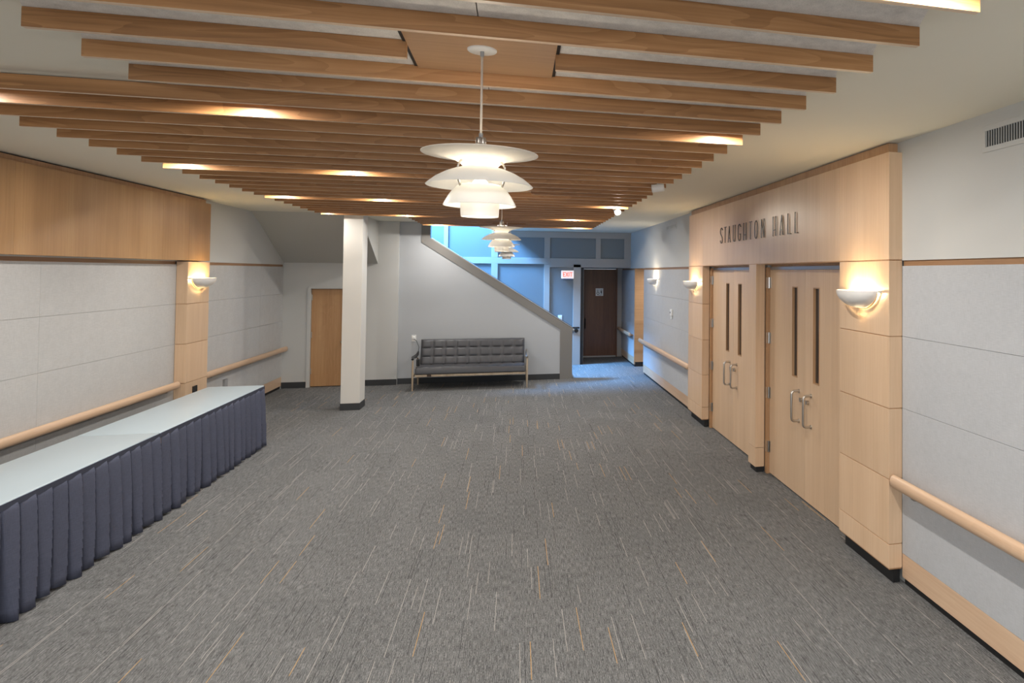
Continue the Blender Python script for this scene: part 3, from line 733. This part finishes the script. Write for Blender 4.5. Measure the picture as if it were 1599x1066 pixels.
def skirt(label, path, seed):
    rnd = random.Random(seed)
    P = [Vector(p) for p in path]; seg = [(P[i+1]-P[i]).length for i in range(len(P)-1)]; tot = sum(seg)
    def at(s_):
        for i, l in enumerate(seg):
            if s_ <= l or i == len(seg)-1:
                d = (P[i+1]-P[i])/l; return P[i]+d*min(s_, l), Vector((-d.y*-1, -d.x, 0)) if False else Vector((d.y, -d.x, 0))
            s_ -= l
    pitch = .148; npl = int(tot/pitch); per = 24; nz = 12
    off = [rnd.uniform(-.012, .012) for _ in range(npl+2)]; amp = [rnd.uniform(.8, 1.25) for _ in range(npl+2)]; drift = [rnd.uniform(-.03, .03) for _ in range(npl+2)]; vwr = [rnd.uniform(.75, 1.25) for _ in range(npl+2)]
    bm = bmesh.new(); rows = []
    ztop = TZ-.006
    for j in range(nz+1):
        k = j/nz; z = ztop-(ztop-.012)*k; row = []
        for i in range(npl*per+1):
            u = i/per; pi_ = min(int(u), npl-1); f = u-pi_
            # knife pleat: a flat face that folds back under the next one
            vw = min(.62, (.06+.42*k)*vwr[pi_]); pl = 1-vw                              # fold face turned outward, then a deep fold that opens towards the hem
            if f < pl-.06: w_ = .25+.75*(f/(pl-.06))**.8
            elif f < pl: w_ = 1-1.9*((f-pl+.06)/.06)
            else: w_ = -.9-.1*math.sin(PI*(f-pl)/vw) if f < .96 else -.9+1.15*((f-.96)/.04)
            am = (.0 if k < .02 else (.003 if k < .07 else 0.012+.036*((k-.07)/.93)**.8))*amp[pi_]
            s_ = (u+0)*pitch*tot/(npl*pitch)+ (drift[pi_]*(1-f)+drift[pi_+1]*f)*k + (-.012*math.sin(2*PI*f)*k)
            p, nrm = at(max(0, min(tot-1e-4, s_)))
            out = .004+w_*am + .012*k
            zz = z + (.010*math.sin(u*1.7+seed)*k*k if j == nz else 0)
            row.append(bm.verts.new((p.x+nrm.x*out, p.y+nrm.y*out, max(.004, zz))))
        rows.append(row)
    for j in range(nz):
        for i in range(len(rows[0])-1): bm.faces.new((rows[j][i], rows[j+1][i], rows[j+1][i+1], rows[j][i+1]))
    o = smooth_angle(obj('table_skirt', bm, SKIRT), 50)
    md = o.modifiers.new('thickness', 'SOLIDIFY'); md.thickness = .0015
    tag(o, label, 'table skirt', 'navy pleated table skirts')
    bm = bmesh.new()
    for j in range(1):
        a = []; b = []
        n_ = int(tot/.05)
        for i in range(n_+1):
            p, nrm = at(min(tot-1e-4, tot*i/n_)); q = p+nrm*.010; a.append(bm.verts.new((q.x, q.y, ztop+.001))); b.append(bm.verts.new((q.x, q.y, ztop-.035)))
        for i in range(n_): bm.faces.new((a[i], b[i], b[i+1], a[i+1]))
    bd = obj('waistband', bm, fabric('navy_band', (.055, .06, .085), .2, 300), o)
    md = bd.modifiers.new('thickness', 'SOLIDIFY'); md.thickness = .001
# path order gives the outward normal (d.y,-d.x): going +Y along the front -> normal +X
skirt('navy pleated skirt hanging from the nearest table top', [(TXF+.002, 4.30, 0), (TXF+.002, 6.735, 0)], 3)
skirt('navy pleated skirt around the farther table, turning its end corner', [(TXF+.002, 6.745, 0), (TXF+.002, 9.19, 0), (TXF-.03, 9.224, 0), (TXB, 9.224, 0)], 8)

# ------------------------------------------------------------------ sofa
sx0, sx1 = -1.70, .21
t = thing('tufted_sofa', 'grey button-tufted leather three-seat sofa against the stair wall', 'sofa', (sx0, 12.72, 0))
def cushion(name, W, H, T, nu, nv, puff, frame, m=LEATH):
    """tufted slab: W along x, H along local v, T thickness; frame(u,v,w)->xyz"""
    bm = bmesh.new(); NU, NV = nu*8, nv*8; g = []
    for j in range(NV+1):
        row = []
        for i in range(NU+1):
            u, v = i/NU, j/NV
            a = abs(math.sin(PI*u*nu)); b = abs(math.sin(PI*v*nv))
            h = puff*(a*b)**.33
            e = min(u*W, (1-u)*W, v*H, (1-v)*H)/.03; e = min(1, e); rnd_ = (1-(1-e)**2)**.5
            row.append(bm.verts.new(frame(u*W, v*H, T-.03+.03*rnd_-puff+h*rnd_)))
        g.append(row)
    for j in range(NV):
        for i in range(NU): bm.faces.new((g[j][i], g[j][i+1], g[j+1][i+1], g[j+1][i]))
    loop = [g[0][i] for i in range(NU+1)]+[g[j][NU] for j in range(1, NV+1)]+[g[NV][i] for i in range(NU-1, -1, -1)]+[g[j][0] for j in range(NV-1, 0, -1)]
    uv = [(i/NU, 0) for i in range(NU+1)]+[(1, j/NV) for j in range(1, NV+1)]+[(i/NU, 1) for i in range(NU-1, -1, -1)]+[(0, j/NV) for j in range(NV-1, 0, -1)]
    back = [bm.verts.new(frame(u*W, v*H, 0)) for u, v in uv]
    n_ = len(loop)
    for i in range(n_): bm.faces.new((loop[i], back[i], back[(i+1) % n_], loop[(i+1) % n_]))
    bm.faces.new(back[::-1]); bmesh.ops.recalc_face_normals(bm, faces=bm.faces[:])
    return smooth_angle(obj(name, bm, m, t), 60)
W = 1.84; ox = .035
# seat: slab lying, slightly rising to the front
seat = cushion('seat_cushion', W, .62, .125, 9, 3, .012, lambda u, v, w_: (ox+u, .0+v, .29+w_-.03*v/.62))
ta = math.radians(14)
back = cushion('back_cushion', W-.03, .47, .13, 9, 3, .021, lambda u, v, w_: (ox+.015+u, .60+v*math.sin(ta)-w_*math.cos(ta)+.03, .36+v*math.cos(ta)+w_*math.sin(ta)*.3))
for r_ in (1, 2):
    for c_ in range(1, 9):
        v = .47*r_/3; w_ = .13-.03+.002
        bm = bmesh.new(); bmesh.ops.create_uvsphere(bm, u_segments=8, v_segments=6, radius=.009)
        obj('button', bm, LEATHD, back, (ox+.015+(W-.03)*c_/9, .60+v*math.sin(ta)-w_*math.cos(ta)+.03, .36+v*math.cos(ta)+w_*math.sin(ta)*.3), smooth=True)
bm = bmesh.new(); z_ = .29+.118
tube(bm, [(ox+.01, -.002, z_), (ox+W-.01, -.002, z_)], .004, 6); obj('seat_welt', bm, LEATHD, t)
bm = bmesh.new(); B(bm, .03, W+.04, .015, .06, .235, .275, .004); obj('front_rail', bm, LEG, t)
bm = bmesh.new(); B(bm, .23, .30, .012, .02, .236, .274); obj('rail_clip', bm, mat('brown_clip', (.05, .025, .012), .5), t)
bm = bmesh.new(); B(bm, .03, W+.04, .60, .64, .235, .275, .004); obj('rear_rail', bm, LEG, t)
bm = bmesh.new(); B(bm, .05, W+.02, .04, .62, .275, .29); obj('seat_deck', bm, BLACK, t)
for s_, xx in ((-1, 0.0), (1, 1.905)):
    bm = bmesh.new(); tube(bm, [(xx, .0, 0), (xx, .0, .12), (xx, .0, .3), (xx, .01, .5), (xx, .02, .535)], [.013, .021, .025, .022, .018], 12, ry=.018, refup=(0, 1, 0)); smooth_angle(obj('leg', bm, LEG, t))
    bm = bmesh.new(); tube(bm, [(xx, .70, 0), (xx, .66, .2), (xx, .62, .5)], [.013, .02, .018], 10); smooth_angle(obj('leg', bm, LEG, t))
    bm = bmesh.new(); B(bm, xx-.016, xx+.016, .0, .66, .235, .27, .004); obj('side_rail', bm, LEG, t)
    bm = bmesh.new(); tube(bm, [(xx, -.03, .545), (xx, .05, .556), (xx, .3, .55), (xx, .55, .56), (xx, .68, .60)], [.016, .02, .022, .02, .012], 10, ry=.03, refup=(0, 0, 1)); smooth_angle(obj('armrest', bm, BPLAS if s_ < 0 else STEEL, t))
    bm = bmesh.new(); tube(bm, [(xx, .0, .535), (xx, -.01, .552), (xx-s_*.03, .0, .556)], .008, 8); obj('arm_bolt', bm, CHROME, t)

# outlet, plug, cord and adapter behind the sofa's left arm
t = thing('wall_outlet', 'white wall outlet with plug just above the sofa at its left end', 'outlet', (-1.80, YS, .83))
bm = bmesh.new(); B(bm, -.04, .04, -.007, 0, -.06, .06, .003); obj('cover_plate', bm, WPLAS, t)
bm = bmesh.new(); B(bm, -.018, .018, -.04, -.006, -.02, .03, .004); obj('plug', bm, WPLAS, t)
t = thing('power_adapter', 'black power adapter with looping cord hung at the sofa left arm', 'power adapter', (-1.64, 12.95, .45))
bm = bmesh.new(); B(bm, -.03, .02, -.03, .03, -.05, .07, .008); obj('brick', bm, BPLAS, t)
bm = bmesh.new(); tube(bm, [(-.005, 0, .06), (-.02, 0, .1), (-.06, -.05, .12), (-.10, -.1, .115), (-.06, -.02, .14), (-.01, .05, .17), (-.03, .3, .25), (-.10, .5, .34), (-.15, .58, .37)], .005, 6); obj('cord', bm, BPLAS, t, smooth=True)

# ------------------------------------------------------------------ exit sign
EXR = mat('exit_red', (.8, .1, .05), .5, emit=(1, .12, .06), es=.55)
t = thing('exit_sign', 'lit white EXIT sign with red letters on the blue wall left of the dark door', 'sign', (.955, YF-.085, 1.915))
bm = bmesh.new(); B(bm, 0, .275, 0, .055, 0, .18, .012); obj('housing', bm, mat('exit_housing', (.8, .8, .8), .4, emit=(1, .85, .8), es=.5), t)
bm = bmesh.new(); B(bm, .04, .255, .003, .058, -.02, .004, .003); obj('lower_case', bm, mat('exit_blue', (.10, .12, .22), .5), t)
bm = bmesh.new(); B(bm, .03, .245, -.003, .0, .03, .155); obj('face_panel', bm, mat('exit_glow', (.9, .7, .66), .5, emit=(1, .68, .6), es=.6), t)
EX = {'E': [[(0, 0), (0, 1)], [(0, 1), (1, 1)], [(0, .5), (.8, .5)], [(0, 0), (1, 0)]], 'X': [[(0, 0), (1, 1)], [(0, 1), (1, 0)]], 'I': [[(.5, 0), (.5, 1)]], 'T': [[(.5, 0), (.5, 1)], [(0, 1), (1, 1)]]}
xx = .045
for ch, wd in (('E', .038), ('X', .045), ('I', .012), ('T', .042)):
    bm = bmesh.new()
    for st in EX[ch]:
        a, b = (Vector((p[0]*wd, 0, p[1]*.085)) for p in st); dd = (b-a).normalized(); n_ = Vector((-dd.z, 0, dd.x))*.0065
        a -= dd*.006; b += dd*.006
        prism(bm, [(q.x, q.z) for q in (a+n_, b+n_, b-n_, a-n_)], 'Y', -.006, -.002)
    obj('letter', bm, EXR, t, (xx, 0, .05)); xx += wd+.018

# ------------------------------------------------------------------ small wall devices
t = thing('light_switch', 'white light switch plate low on the blue wall above the stair rail', 'switch', (.945, YF, 1.045))
bm = bmesh.new(); B(bm, -.045, .045, -.008, 0, -.06, .06, .003); obj('cover_plate', bm, WPLAS, t)
bm = bmesh.new(); B(bm, -.015, .015, -.013, -.007, -.03, .03, .002); obj('rocker', bm, WPLAS, t)
t = thing('wall_alarm', 'small white wall device with dark lens between far right sconce and door pilaster', 'wall device', (XR, 11.2, 1.38))
bm = bmesh.new(); B(bm, -.03, 0, -.06, .06, -.035, .075, .008); obj('housing', bm, WPLAS, t)
bm = bmesh.new(); B(bm, -.022, 0, -.03, .03, -.085, -.04, .004); obj('strobe', bm, WPLAS, t)
bm = bmesh.new(); tube(bm, [(-.036, .02, .02), (-.029, .02, .02)], .014, 12); obj('lens', bm, BPLAS, t)
t = thing('wall_outlet', 'small grey outlet box under the left rear handrail', 'outlet', (XL, 11.06, .47))
bm = bmesh.new(); B(bm, 0, .03, -.05, .05, -.06, .06, .004); obj('box', bm, GPLAS, t)
t = thing('wall_outlet', 'black outlet low on the left pilaster just above the table end', 'outlet', (XLP, 9.83, .59))
bm = bmesh.new(); B(bm, 0, .01, -.06, .06, -.04, .04, .003); obj('cover_plate', bm, BPLAS, t)
# air grilles
FINM = mat('fin_grey', (.42, .42, .40), .5)
def grille(label, y0, y1, z0, z1, fm, sm_, n):
    t = thing('air_grille', label, 'vent', (XR, y0, z0))
    b = .028
    for a in ((y0, y1, z0, z0+b), (y0, y1, z1-b, z1), (y0, y0+b, z0+b, z1-b), (y1-b, y1, z0+b, z1-b)):
        box('grille_frame', XR-.008, XR, *a, fm, t, bev=.001)
    box('duct', XR-.002, XR-.0005, y0+b, y1-b, z0+b, z1-b, sm_, t)
    for i in range(n):
        y = y0+b+(y1-y0-2*b)*(i+.5)/n; box('fin', XR-.009, XR-.0035, y-.0025, y+.0025, z0+b, z1-b, FINM, t)
grille('white air grille with many upright fins high on the near right wall', 2.52, 3.295, 2.74, 2.885, PAINT, BLACK, 36)
grille('faint painted air grille high on the far right wall above the handrail', 10.91, 11.7, 2.78, 2.885, PAINT, PAINT, 6)
